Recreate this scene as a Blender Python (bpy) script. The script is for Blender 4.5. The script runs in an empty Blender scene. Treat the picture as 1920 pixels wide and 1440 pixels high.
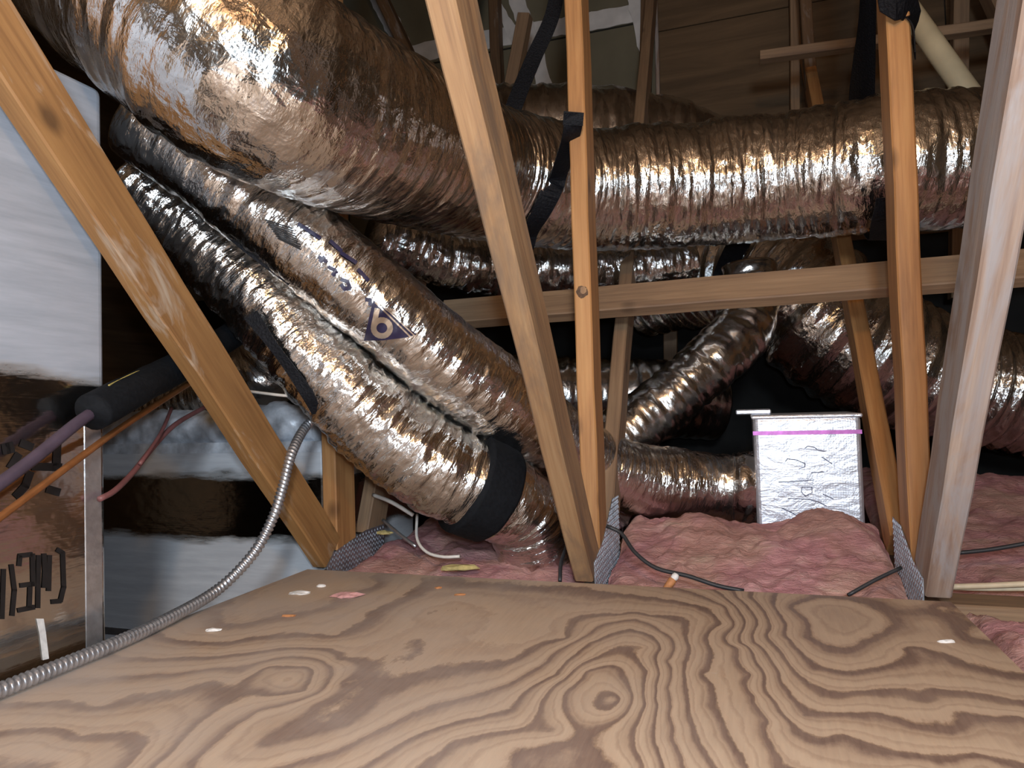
import bpy, bmesh, math, random
import numpy as np
from mathutils import Vector, Matrix
from mathutils.bvhtree import BVHTree

random.seed(4)
RNG = np.random.default_rng(4)
SC = bpy.context.scene
COL = SC.collection

# ------------------------------------------------------------------ camera
F = 1320.0
CX, CY = 960.0, 720.0
CAM = np.array([0.0, 0.0, 0.36])

def _ray(px, py):
    return np.array([(px - CX) / F, -(py - CY) / F, 1.0])

_Y = _ray(1393, 752); _Y /= np.linalg.norm(_Y)
_X = -_ray(-2944, 879); _X -= _Y * (_X @ _Y); _X /= np.linalg.norm(_X)
_Z = np.cross(_X, _Y)
if _Z[1] < 0: _Z = -_Z
ROT = np.stack([_X, _Y, _Z])          # world = ROT @ (right, up, forward)

cam_data = bpy.data.cameras.new('camera')
cam_data.sensor_width = 36.0
cam_data.lens = F / 1920.0 * 36.0
cam_data.clip_start = 0.02
cam = bpy.data.objects.new('camera', cam_data)
COL.objects.link(cam)
r_, u_, b_ = ROT[:, 0], ROT[:, 1], -ROT[:, 2]
cam.matrix_world = Matrix(((r_[0], u_[0], b_[0], CAM[0]), (r_[1], u_[1], b_[1], CAM[1]),
                           (r_[2], u_[2], b_[2], CAM[2]), (0, 0, 0, 1)))
SC.camera = cam

# ------------------------------------------------------------------ world, lights, exposure
world = bpy.data.worlds.new('attic_dark'); SC.world = world
world.use_nodes = True
world.node_tree.nodes['Background'].inputs[0].default_value = (0.75, 0.8, 1.0, 1)
world.node_tree.nodes['Background'].inputs[1].default_value = 0.02

def point_light(name, loc, power, color, radius):
    l = bpy.data.lights.new(name, 'POINT'); l.energy = power; l.color = color
    l.shadow_soft_size = radius
    o = bpy.data.objects.new(name, l); o.location = loc; COL.objects.link(o)
    return o

point_light('work_lamp_light', (0.22, -0.72, 0.78), 66, (0.76, 0.88, 1.0), 0.12)
point_light('phone_flash_light', (0.03, 0.0, 0.40), 17.0, (0.70, 0.84, 1.0), 0.02)
point_light('attic_bulb_light', (0.12, -0.35, 1.22), 17, (1.0, 0.57, 0.19), 0.05)

SC.view_settings.view_transform = 'Standard'
SC.view_settings.look = 'None'
SC.view_settings.exposure = 0.66
SC.view_settings.gamma = 1.0
SC.view_settings.use_curve_mapping = False

# ------------------------------------------------------------------ pixel helpers (directions; distance from what it touches)
def W(px, py): return ROT @ _ray(px, py)
def onx(px, py, x): d = W(px, py); return CAM + d * (x - CAM[0]) / d[0]
def ony(px, py, y): d = W(px, py); return CAM + d * (y - CAM[1]) / d[1]
def onz(px, py, z): d = W(px, py); return CAM + d * (z - CAM[2]) / d[2]
def at(px, py, depth): return CAM + W(px, py) * depth

# ------------------------------------------------------------------ numpy noise
def _h(ix, iy, seed):
    v = np.sin(ix * 127.1 + iy * 311.7 + seed * 74.7) * 43758.5453
    return v - np.floor(v)

def vnoise(x, y, seed=0, py=None):
    x = np.asarray(x, float); y = np.asarray(y, float)
    ix = np.floor(x); iy = np.floor(y); fx = x - ix; fy = y - iy
    fx = fx * fx * (3 - 2 * fx); fy = fy * fy * (3 - 2 * fy)
    iy1 = iy + 1
    if py: iy = np.mod(iy, py); iy1 = np.mod(iy1, py)
    a = _h(ix, iy, seed); b = _h(ix + 1, iy, seed); c = _h(ix, iy1, seed); d = _h(ix + 1, iy1, seed)
    return (a * (1 - fx) + b * fx) * (1 - fy) + (c * (1 - fx) + d * fx) * fy

def fbm(x, y, seed=0, oct=4):
    s = 0; a = 0.5
    for k in range(oct):
        s = s + a * vnoise(np.asarray(x) * 2 ** k, np.asarray(y) * 2 ** k, seed + k); a *= 0.5
    return s

# ------------------------------------------------------------------ materials
MATS = {}
def nmat(name):
    m = bpy.data.materials.new(name); m.use_nodes = True
    nt = m.node_tree; nt.nodes.clear()
    out = nt.nodes.new('ShaderNodeOutputMaterial')
    bs = nt.nodes.new('ShaderNodeBsdfPrincipled')
    nt.links.new(bs.outputs[0], out.inputs[0])
    MATS[name] = m
    return m, nt, bs

def N(nt, t, **kw):
    n = nt.nodes.new(t)
    for k, v in kw.items(): setattr(n, k, v)
    return n

def ramp(nt, stops, interp='LINEAR'):
    r = N(nt, 'ShaderNodeValToRGB'); cr = r.color_ramp; cr.interpolation = interp
    while len(cr.elements) > 1: cr.elements.remove(cr.elements[0])
    cr.elements[0].position = stops[0][0]; cr.elements[0].color = tuple(stops[0][1]) + (1,)
    for p, c in stops[1:]:
        e = cr.elements.new(p); e.color = tuple(c) + (1,)
    return r

def mixc(nt, fac, a, b, mode='MIX'):
    m = N(nt, 'ShaderNodeMix', data_type='RGBA', blend_type=mode)
    for sock, v in ((0, fac), (6, a), (7, b)):
        if hasattr(v, 'is_linked') or hasattr(v, 'links'): nt.links.new(v, m.inputs[sock])
        elif sock == 0: m.inputs[0].default_value = v
        else: m.inputs[sock].default_value = tuple(v) + (1,) if len(v) == 3 else v
    return m.outputs[2]

def math_(nt, op, a, b=0.0, c=None, clamp=False):
    m = N(nt, 'ShaderNodeMath', operation=op); m.use_clamp = clamp
    for i, v in enumerate((a, b) if c is None else (a, b, c)):
        if hasattr(v, 'links'): nt.links.new(v, m.inputs[i])
        else: m.inputs[i].default_value = v
    return m.outputs[0]

def noise(nt, vec, scale, detail=4, rough=0.55, dist=0.0):
    n = N(nt, 'ShaderNodeTexNoise')
    n.inputs['Scale'].default_value = scale; n.inputs['Detail'].default_value = detail
    n.inputs['Roughness'].default_value = rough; n.inputs['Distortion'].default_value = dist
    if vec is not None: nt.links.new(vec, n.inputs['Vector'])
    return n.outputs['Fac']

def mapping(nt, src, scale=(1, 1, 1), loc=None):
    m = N(nt, 'ShaderNodeMapping'); m.inputs['Scale'].default_value = scale
    nt.links.new(src, m.inputs['Vector'])
    if loc is not None: nt.links.new(loc, m.inputs['Location'])
    return m.outputs[0]

def bump(nt, bs, h, strength, dist=0.01):
    b = N(nt, 'ShaderNodeBump'); b.inputs['Strength'].default_value = strength
    b.inputs['Distance'].default_value = dist
    nt.links.new(h, b.inputs['Height']); nt.links.new(b.outputs[0], bs.inputs['Normal'])
    return b

def simple(name, col, rough=0.6, metal=0.0, nscale=60, namp=0.25, bstr=0.15, spec=0.5):
    m, nt, bs = nmat(name)
    tc = N(nt, 'ShaderNodeTexCoord')
    nz = noise(nt, tc.outputs['Object'], nscale, 3)
    d = tuple(c * (1 - namp) for c in col); l = tuple(min(1, c * (1 + namp)) for c in col)
    r = ramp(nt, [(0.3, d), (0.7, l)]); nt.links.new(nz, r.inputs[0])
    nt.links.new(r.outputs[0], bs.inputs['Base Color'])
    bs.inputs['Roughness'].default_value = rough; bs.inputs['Metallic'].default_value = metal
    bs.inputs['Specular IOR Level'].default_value = spec
    if bstr: bump(nt, bs, nz, bstr, 0.004)
    return m

def wood(name, light, mid, dark, patch=None, patch_amt=0.5, rough=0.65, knots=True):
    """sawn lumber, grain along local z"""
    m, nt, bs = nmat(name)
    tc = N(nt, 'ShaderNodeTexCoord'); oi = N(nt, 'ShaderNodeObjectInfo')
    off = N(nt, 'ShaderNodeVectorMath', operation='SCALE')
    off.inputs[0].default_value = (37.1, 17.7, 53.3); nt.links.new(oi.outputs['Random'], off.inputs['Scale'])
    v = mapping(nt, tc.outputs['Object'], (1, 1, 1), off.outputs[0])
    vs = mapping(nt, v, (1, 1, 0.06))
    g1 = noise(nt, vs, 42, 4, 0.6, 0.6)
    g2 = noise(nt, mapping(nt, v, (1, 1, 0.03)), 160, 3, 0.6)
    big = noise(nt, mapping(nt, v, (1, 1, 0.25)), 9, 3, 0.5)
    r = ramp(nt, [(0.3, dark), (0.5, mid), (0.72, light)])
    s = math_(nt, 'ADD', math_(nt, 'MULTIPLY', g1, 0.65), math_(nt, 'MULTIPLY', g2, 0.35))
    nt.links.new(s, r.inputs[0])
    c = r.outputs[0]
    hv = math_(nt, 'MULTIPLY_ADD', big, 0.7, 0.65)
    hs = N(nt, 'ShaderNodeHueSaturation'); nt.links.new(c, hs.inputs['Color']); nt.links.new(hv, hs.inputs['Value'])
    c = hs.outputs[0]
    if patch:
        pn = noise(nt, mapping(nt, v, (1, 1, 0.22)), 16, 5, 0.65, 0.8)
        pr = ramp(nt, [(0.62 - 0.3 * patch_amt, (0, 0, 0)), (0.74 - 0.25 * patch_amt, (1, 1, 1))])
        nt.links.new(pn, pr.inputs[0])
        c = mixc(nt, math_(nt, 'MULTIPLY', pr.outputs[0], 0.8), c, patch)
    if knots:
        vo = N(nt, 'ShaderNodeTexVoronoi'); vo.inputs['Scale'].default_value = 5.0
        nt.links.new(mapping(nt, v, (1.5, 1.5, 0.9)), vo.inputs['Vector'])
        kr = ramp(nt, [(0.05, (1, 1, 1)), (0.14, (0, 0, 0))]); nt.links.new(vo.outputs['Distance'], kr.inputs[0])
        c = mixc(nt, math_(nt, 'MULTIPLY', kr.outputs[0], 0.75), c, tuple(x * 0.35 for x in dark))
    nt.links.new(c, bs.inputs['Base Color'])
    bs.inputs['Roughness'].default_value = rough
    bump(nt, bs, s, 0.25, 0.004)
    return m

wood('pine_orange', (0.54, 0.29, 0.11), (0.42, 0.20, 0.07), (0.26, 0.115, 0.04))
wood('pine_amber', (0.40, 0.22, 0.08), (0.31, 0.155, 0.052), (0.20, 0.092, 0.03), patch=(0.50, 0.42, 0.33), patch_amt=0.05)
wood('pine_tan', (0.44, 0.275, 0.14), (0.32, 0.18, 0.085), (0.18, 0.095, 0.05), patch=(0.17, 0.11, 0.07), patch_amt=0.55)
wood('pine_grey', (0.46, 0.36, 0.285), (0.31, 0.215, 0.16), (0.19, 0.12, 0.09), patch=(0.36, 0.33, 0.32), patch_amt=0.65)
wood('pine_brown', (0.36, 0.23, 0.13), (0.26, 0.16, 0.09), (0.17, 0.10, 0.06))
wood('pine_dark', (0.20, 0.115, 0.055), (0.14, 0.075, 0.035), (0.08, 0.045, 0.025), patch=(0.30, 0.27, 0.25), patch_amt=0.2)

def foil(name, tint=(0.80, 0.78, 0.75), rough=0.2, s1=0.5, ring=0.35, dark=0.0):
    """crinkled metallised film; uv in metres (along, around)"""
    m, nt, bs = nmat(name)
    uv = N(nt, 'ShaderNodeUVMap'); uv.uv_map = 'uv'
    u = uv.outputs[0]
    a = noise(nt, mapping(nt, u, (110, 22, 1)), 1.0, 4, 0.6, 0.3)
    b = noise(nt, mapping(nt, u, (46, 30, 1)), 1.0, 3, 0.6, 0.4)
    vo = N(nt, 'ShaderNodeTexVoronoi'); vo.inputs['Scale'].default_value = 1.0
    nt.links.new(mapping(nt, u, (75, 40, 1)), vo.inputs['Vector'])
    h = math_(nt, 'ADD', math_(nt, 'MULTIPLY', a, ring), math_(nt, 'MULTIPLY', b, 0.55))
    h = math_(nt, 'ADD', h, math_(nt, 'MULTIPLY', vo.outputs['Distance'], 0.30))
    bump(nt, bs, h, s1, 0.0095)
    dn = noise(nt, mapping(nt, u, (5, 5, 1)), 1.0, 4, 0.6)
    r = ramp(nt, [(0.35, tuple(c * (0.72 - dark) for c in tint)), (0.65, tint)]); nt.links.new(dn, r.inputs[0])
    nt.links.new(r.outputs[0], bs.inputs['Base Color'])
    bs.inputs['Metallic'].default_value = 1.0
    rr = math_(nt, 'MULTIPLY_ADD', dn, 0.2, rough - 0.1)
    nt.links.new(rr, bs.inputs['Roughness'])
    return m

foil('foil_jacket', rough=0.17, s1=0.55, ring=0.6)
foil('foil_jacket_smooth', rough=0.22, s1=0.30, ring=0.25)
foil('foil_jacket_ringed', rough=0.17, s1=0.6, ring=0.8)

def panel_foil(name, zlo, zhi, slope=0.0, c0=(0.34, 0.37, 0.42), c1=(0.48, 0.51, 0.57)):
    """flat foil face of duct board with brushed grey-white mastic above zhi and below zlo (world heights)"""
    m, nt, bs = nmat(name)
    g = N(nt, 'ShaderNodeNewGeometry')
    sep = N(nt, 'ShaderNodeSeparateXYZ'); nt.links.new(g.outputs['Position'], sep.inputs[0])
    n1 = noise(nt, mapping(nt, g.outputs['Position'], (4, 4, 26)), 1.0, 6, 0.7)
    n2 = noise(nt, mapping(nt, g.outputs['Position'], (3, 3, 3)), 1.0, 2, 0.5)
    wob = math_(nt, 'ADD', math_(nt, 'MULTIPLY_ADD', n1, 0.07, -0.035), math_(nt, 'MULTIPLY_ADD', n2, 0.08, -0.04))
    z = math_(nt, 'ADD', math_(nt, 'MULTIPLY_ADD', sep.outputs[1], slope, sep.outputs[2]), wob)
    up = N(nt, 'ShaderNodeMapRange'); up.inputs[1].default_value = zhi - 0.012; up.inputs[2].default_value = zhi + 0.012
    nt.links.new(z, up.inputs[0])
    lo = N(nt, 'ShaderNodeMapRange'); lo.inputs[1].default_value = zlo + 0.012; lo.inputs[2].default_value = zlo - 0.012
    nt.links.new(z, lo.inputs[0])
    mk = math_(nt, 'MAXIMUM', up.outputs[0], lo.outputs[0], clamp=True)
    br = noise(nt, mapping(nt, g.outputs['Position'], (6, 6, 60)), 1.0, 4, 0.6)
    mr = ramp(nt, [(0.25, c0), (0.75, c1)]); nt.links.new(br, mr.inputs[0])
    c = mixc(nt, mk, (0.62, 0.60, 0.57), mr.outputs[0])
    nt.links.new(c, bs.inputs['Base Color'])
    nt.links.new(math_(nt, 'SUBTRACT', 1.0, math_(nt, 'MULTIPLY', mk, 0.85)), bs.inputs['Metallic'])
    nt.links.new(math_(nt, 'MULTIPLY_ADD', mk, 0.4, 0.13), bs.inputs['Roughness'])
    wv = noise(nt, mapping(nt, g.outputs['Position'], (9, 9, 14)), 1.0, 4, 0.5)
    bump(nt, bs, math_(nt, 'ADD', wv, math_(nt, 'MULTIPLY', br, 0.2)), 0.10, 0.02)
    return m

panel_foil('cabinet_foil', -1.0, 0.50, 0.08)
panel_foil('plenum_foil', 0.035, 0.20, 0.0, (0.60, 0.61, 0.64), (0.80, 0.81, 0.83))

def boot_mat():
    m, nt, bs = nmat('boot_foil')
    tc = N(nt, 'ShaderNodeTexCoord')
    w1 = N(nt, 'ShaderNodeTexWave', bands_direction='Z'); w1.inputs['Scale'].default_value = 55
    w2 = N(nt, 'ShaderNodeTexWave', bands_direction='X'); w2.inputs['Scale'].default_value = 55
    nt.links.new(tc.outputs['Object'], w1.inputs[0]); nt.links.new(tc.outputs['Object'], w2.inputs[0])
    nz = noise(nt, mapping(nt, tc.outputs['Object'], (1, 1, 1.8)), 16, 5, 0.6, 0.6)
    h = math_(nt, 'ADD', math_(nt, 'MULTIPLY', math_(nt, 'ADD', w1.outputs['Fac'], w2.outputs['Fac']), 0.012), nz)
    bump(nt, bs, h, 0.22, 0.02)
    bs.inputs['Base Color'].default_value = (0.68, 0.70, 0.76, 1)
    bs.inputs['Metallic'].default_value = 0.7; bs.inputs['Roughness'].default_value = 0.36
boot_mat()

def pink_mat():
    m, nt, bs = nmat('fiberglass_pink')
    g = N(nt, 'ShaderNodeNewGeometry'); p = g.outputs['Position']
    a = noise(nt, mapping(nt, p, (6, 14, 20)), 1.0, 6, 0.65, 0.6)
    b = noise(nt, p, 5, 3)
    r = ramp(nt, [(0.30, (0.26, 0.10, 0.10)), (0.43, (0.46, 0.20, 0.20)), (0.58, (0.62, 0.33, 0.31)), (0.72, (0.68, 0.48, 0.40))])
    nt.links.new(a, r.inputs[0])
    r2 = ramp(nt, [(0.42, (0.58, 0.37, 0.24)), (0.58, (0.62, 0.28, 0.31))]); nt.links.new(b, r2.inputs[0])
    nt.links.new(mixc(nt, 0.35, r.outputs[0], r2.outputs[0]), bs.inputs['Base Color'])
    bs.inputs['Roughness'].default_value = 0.95
    f = noise(nt, mapping(nt, p, (30, 70, 90)), 1.0, 6, 0.7, 1.0)
    bump(nt, bs, math_(nt, 'ADD', f, a), 0.7, 0.02)
pink_mat()

def ply_mat():
    m, nt, bs = nmat('plywood_grain')
    at_ = N(nt, 'ShaderNodeAttribute'); at_.attribute_name = 'grain'
    g = N(nt, 'ShaderNodeTexCoord'); p = g.outputs['Object']
    wob = noise(nt, mapping(nt, p, (28, 14, 1)), 1.0, 5, 0.7)
    lv = math_(nt, 'ADD', at_.outputs['Fac'], math_(nt, 'MULTIPLY_ADD', wob, 0.42, -0.21))
    fr = math_(nt, 'FRACT', lv)
    r = ramp(nt, [(0.0, (0.40, 0.265, 0.16)), (0.06, (0.135, 0.072, 0.054)), (0.19, (0.16, 0.09, 0.066)),
                  (0.34, (0.43, 0.295, 0.195)), (0.75, (0.56, 0.405, 0.275)), (1.0, (0.52, 0.365, 0.245))])
    nt.links.new(fr, r.inputs[0])
    f2 = math_(nt, 'FRACT', math_(nt, 'MULTIPLY', lv, 2.63))
    r2 = ramp(nt, [(0.0, (1, 1, 1)), (0.10, (0.66, 0.60, 0.58)), (0.22, (0.72, 0.66, 0.64)), (0.42, (1, 1, 1))])
    nt.links.new(f2, r2.inputs[0])
    base_c = mixc(nt, 0.6, r.outputs[0], r2.outputs[0], 'MULTIPLY')
    fine = noise(nt, mapping(nt, p, (160, 12, 1)), 1.0, 4, 0.6)
    c = mixc(nt, 0.2, base_c, ramp_col(nt, fine, (0.22, 0.14, 0.09), (0.56, 0.40, 0.26)))
    # grey dust, stronger on the cabinet side of the sheet
    sep = N(nt, 'ShaderNodeSeparateXYZ'); nt.links.new(p, sep.inputs[0])
    d = noise(nt, p, 4.5, 5, 0.6)
    side = N(nt, 'ShaderNodeMapRange'); side.inputs[1].default_value = 0.0; side.inputs[2].default_value = -0.95
    nt.links.new(sep.outputs[0], side.inputs[0])
    df = math_(nt, 'MULTIPLY', math_(nt, 'MULTIPLY_ADD', side.outputs[0], 0.8, 0.12), math_(nt, 'MULTIPLY_ADD', d, 2.6, -0.7, clamp=True))
    c = mixc(nt, df, c, (0.46, 0.385, 0.33))
    sm = noise(nt, mapping(nt, p, (7, 16, 1)), 1.0, 5, 0.7)
    sr = ramp(nt, [(0.68, (0, 0, 0)), (0.8, (1, 1, 1))]); nt.links.new(sm, sr.inputs[0])
    c = mixc(nt, math_(nt, 'MULTIPLY', sr.outputs[0], 0.55), c, (0.55, 0.52, 0.48))
    nt.links.new(c, bs.inputs['Base Color'])
    bs.inputs['Roughness'].default_value = 0.6
    bump(nt, bs, math_(nt, 'ADD', fine, math_(nt, 'MULTIPLY', fr, 0.4)), 0.12, 0.004)

def ramp_col(nt, fac, a, b):
    r = ramp(nt, [(0.3, a), (0.7, b)]); nt.links.new(fac, r.inputs[0]); return r.outputs[0]
ply_mat()

def deck_mat():
    m, nt, bs = nmat('deck_plywood')
    tc = N(nt, 'ShaderNodeTexCoord'); p = tc.outputs['Object']
    a = noise(nt, mapping(nt, p, (1.2, 1.2, 14)), 1.0, 5, 0.6, 0.8)
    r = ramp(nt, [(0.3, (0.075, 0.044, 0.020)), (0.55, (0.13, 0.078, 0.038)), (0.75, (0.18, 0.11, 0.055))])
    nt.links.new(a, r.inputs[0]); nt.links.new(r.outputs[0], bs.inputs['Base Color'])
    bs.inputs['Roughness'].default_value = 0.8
deck_mat()
m_, nt_, bs_ = nmat('roof_deck')
tc_ = N(nt_, 'ShaderNodeTexCoord')
a_ = noise(nt_, mapping(nt_, tc_.outputs['Object'], (9, 1.5, 1)), 1.0, 5, 0.6, 0.8)
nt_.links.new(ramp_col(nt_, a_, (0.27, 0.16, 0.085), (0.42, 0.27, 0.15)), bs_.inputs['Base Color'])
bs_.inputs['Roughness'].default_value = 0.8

simple('mastic_brushed', (0.66, 0.69, 0.74), 0.4, 0.2, 26, 0.3, 0.5)
simple('knot_brown', (0.10, 0.05, 0.022), 0.7, 0, 150, 0.5, 0.4)
simple('wall_shade_black', (0.012, 0.011, 0.010), 0.95, 0, 8, 0.3, 0.1)  # darkness of the unlit depth put into the wall colour
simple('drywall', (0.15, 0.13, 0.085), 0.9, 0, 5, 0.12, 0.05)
simple('joint_compound', (0.62, 0.59, 0.57), 0.85, 0, 9, 0.15, 0.2)
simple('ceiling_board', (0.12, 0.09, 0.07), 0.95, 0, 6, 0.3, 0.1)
simple('galvanised', (0.50, 0.53, 0.57), 0.38, 0.9, 40, 0.2, 0.1)
simple('black_webbing', (0.006, 0.0065, 0.009), 0.6, 0, 220, 0.5, 0.6, spec=0.18)
simple('black_foam', (0.007, 0.008, 0.010), 0.75, 0, 120, 0.3, 0.3, spec=0.15)
simple('conduit_steel', (0.58, 0.60, 0.64), 0.38, 0.9, 30, 0.15, 0.0)
simple('copper_pipe', (0.42, 0.17, 0.06), 0.4, 0.7, 30, 0.2, 0.05)
simple('mauve_pipe', (0.075, 0.052, 0.075), 0.5, 0.2, 30, 0.2, 0.05)
simple('red_wire', (0.20, 0.075, 0.07), 0.5, 0, 30, 0.2, 0.0)
simple('white_wire', (0.70, 0.66, 0.60), 0.45, 0, 30, 0.1, 0.0)
simple('cream_cable', (0.62, 0.50, 0.34), 0.5, 0, 30, 0.15, 0.0)
simple('black_cable', (0.025, 0.025, 0.027), 0.5, 0, 30, 0.2, 0.0)
simple('pvc', (0.66, 0.54, 0.34), 0.45, 0, 8, 0.15, 0.05)
simple('yellow_tape', (0.50, 0.40, 0.12), 0.5, 0, 30, 0.2, 0.0)
simple('print_navy', (0.022, 0.017, 0.05), 0.4, 0, 40, 0.2, 0.0)
simple('print_tan', (0.62, 0.52, 0.42), 0.3, 0.8, 40, 0.15, 0.0)
simple('print_black', (0.012, 0.010, 0.010), 0.5, 0, 40, 0.3, 0.0)
simple('pen_ink', (0.09, 0.09, 0.15), 0.5, 0, 40, 0.3, 0.0)
simple('magenta_tape', (0.45, 0.12, 0.40), 0.35, 0.3, 40, 0.3, 0.0)
simple('white_scrap', (0.75, 0.72, 0.68), 0.8, 0, 90, 0.15, 0.2)
simple('pink_scrap', (0.58, 0.30, 0.28), 0.95, 0, 90, 0.2, 0.4)
simple('orange_scrap', (0.45, 0.19, 0.07), 0.7, 0, 90, 0.2, 0.2)
simple('yellow_foam', (0.50, 0.40, 0.16), 0.9, 0, 90, 0.25, 0.4)
simple('foil_tape_edge', (0.72, 0.74, 0.78), 0.28, 0.9, 50, 0.15, 0.25)

# ------------------------------------------------------------------ object helpers
def tag(o, label=None, cat=None, group=None, kind=None):
    if label: o['label'] = label
    if cat: o['category'] = cat
    if group: o['group'] = group
    if kind: o['kind'] = kind
    return o

def empty(name, loc, label=None, cat=None, group=None):
    o = bpy.data.objects.new(name, None); o.location = loc; o.empty_display_size = 0.05
    COL.objects.link(o); tag(o, label, cat, group)
    return o

def place(o, parent):
    COL.objects.link(o)
    if parent is not None:
        loc = Vector(parent.location)
        if parent.parent is not None: loc += Vector(parent.parent.location)
        o.parent = parent
        o.location = Vector(o.location) - loc
    return o

def mesh_obj(name, verts, faces, mat, parent=None, smooth=False, loc=None):
    me = bpy.data.meshes.new(name)
    v = np.asarray(verts, float)
    if loc is not None: v = v - np.asarray(loc)
    me.from_pydata([tuple(map(float, x)) for x in v], [], faces)
    me.materials.append(MATS[mat])
    if smooth: me.polygons.foreach_set('use_smooth', [True] * len(me.polygons))
    o = bpy.data.objects.new(name, me)
    if loc is not None: o.location = loc
    return place(o, parent)

def bm_obj(name, bm, mat, parent=None, smooth=False, loc=(0, 0, 0), rot=None):
    me = bpy.data.meshes.new(name); bm.to_mesh(me); bm.free()
    me.materials.append(MATS[mat])
    if smooth: me.polygons.foreach_set('use_smooth', [True] * len(me.polygons))
    o = bpy.data.objects.new(name, me); o.location = loc
    if rot is not None: o.rotation_euler = rot
    return place(o, parent)

def box(name, lo, hi, mat, parent=None, bev=0.0, segs=2):
    lo = np.array(lo, float); hi = np.array(hi, float); c = (lo + hi) / 2; s = hi - lo
    bm = bmesh.new(); bmesh.ops.create_cube(bm, size=1.0)
    bmesh.ops.scale(bm, vec=tuple(s), verts=bm.verts)
    if bev: bmesh.ops.bevel(bm, geom=bm.edges[:], offset=bev, segments=segs, affect='EDGES', profile=0.5)
    return bm_obj(name, bm, mat, parent, loc=tuple(c))

def beam(name, p0, p1, thick, width, side, mat, parent=None, bev=0.003, jit=0.0012, seg=0.12):
    """board from p0 to p1; 'thick' measured along 'side', 'width' across it; local z runs along the board"""
    p0 = np.array(p0, float); p1 = np.array(p1, float)
    z = p1 - p0; L = np.linalg.norm(z); z /= L
    x = np.array(side, float); x -= z * (x @ z); x /= np.linalg.norm(x)
    y = np.cross(z, x)
    bm = bmesh.new(); n = max(2, int(L / seg)); t, w = thick / 2, width / 2
    prof = [(-t + bev, -w), (t - bev, -w), (t, -w + bev), (t, w - bev), (t - bev, w), (-t + bev, w), (-t, w - bev), (-t, -w + bev)]
    rings = []
    for i in range(n + 1):
        jx, jy = (random.uniform(-jit, jit), random.uniform(-jit, jit))
        rings.append([bm.verts.new((a + jx, b + jy, L * i / n - L / 2)) for a, b in prof])
    for i in range(n):
        for k in range(8):
            bm.faces.new((rings[i][k], rings[i][(k + 1) % 8], rings[i + 1][(k + 1) % 8], rings[i + 1][k]))
    bm.faces.new(rings[0][::-1]); bm.faces.new(rings[-1])
    me = bpy.data.meshes.new(name); bm.to_mesh(me); bm.free(); me.materials.append(MATS[mat])
    o = bpy.data.objects.new(name, me)
    o.rotation_euler = Matrix((x, y, z)).transposed().to_euler()
    o.location = tuple((p0 + p1) / 2)
    return place(o, parent)

def spline(P, n_per=24):
    """Catmull-Rom through rows of P (any number of columns)"""
    P = np.asarray(P, float)
    Q = np.vstack([2 * P[0] - P[1], P, 2 * P[-1] - P[-2]])
    out = []
    t = np.linspace(0, 1, n_per, endpoint=False)[:, None]
    for i in range(1, len(Q) - 2):
        a, b, c, d = Q[i - 1], Q[i], Q[i + 1], Q[i + 2]
        out.append(0.5 * ((2 * b) + (-a + c) * t + (2 * a - 5 * b + 4 * c - d) * t ** 2 + (-a + 3 * b - 3 * c + d) * t ** 3))
    out.append(P[-1:])
    return np.vstack(out)

def resample(S, step):
    d = np.r_[0, np.cumsum(np.linalg.norm(np.diff(S[:, :3], axis=0), axis=1))]
    n = max(3, int(d[-1] / step)); t = np.linspace(0, d[-1], n + 1)
    return np.stack([np.interp(t, d, S[:, k]) for k in range(S.shape[1])], 1), t

def frames(P):
    T = np.gradient(P, axis=0); T /= np.linalg.norm(T, axis=1)[:, None]
    up = np.array([0, 0, 1.0]); n = up - T[0] * (T[0] @ up)
    if np.linalg.norm(n) < 0.1: n = np.array([0, 1.0, 0]) - T[0] * T[0][1]
    n /= np.linalg.norm(n); Ns = [n]
    for i in range(1, len(P)):
        n = Ns[-1] - T[i] * (Ns[-1] @ T[i]); n /= np.linalg.norm(n); Ns.append(n)
    Nn = np.array(Ns); return T, Nn, np.cross(T, Nn)

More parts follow.
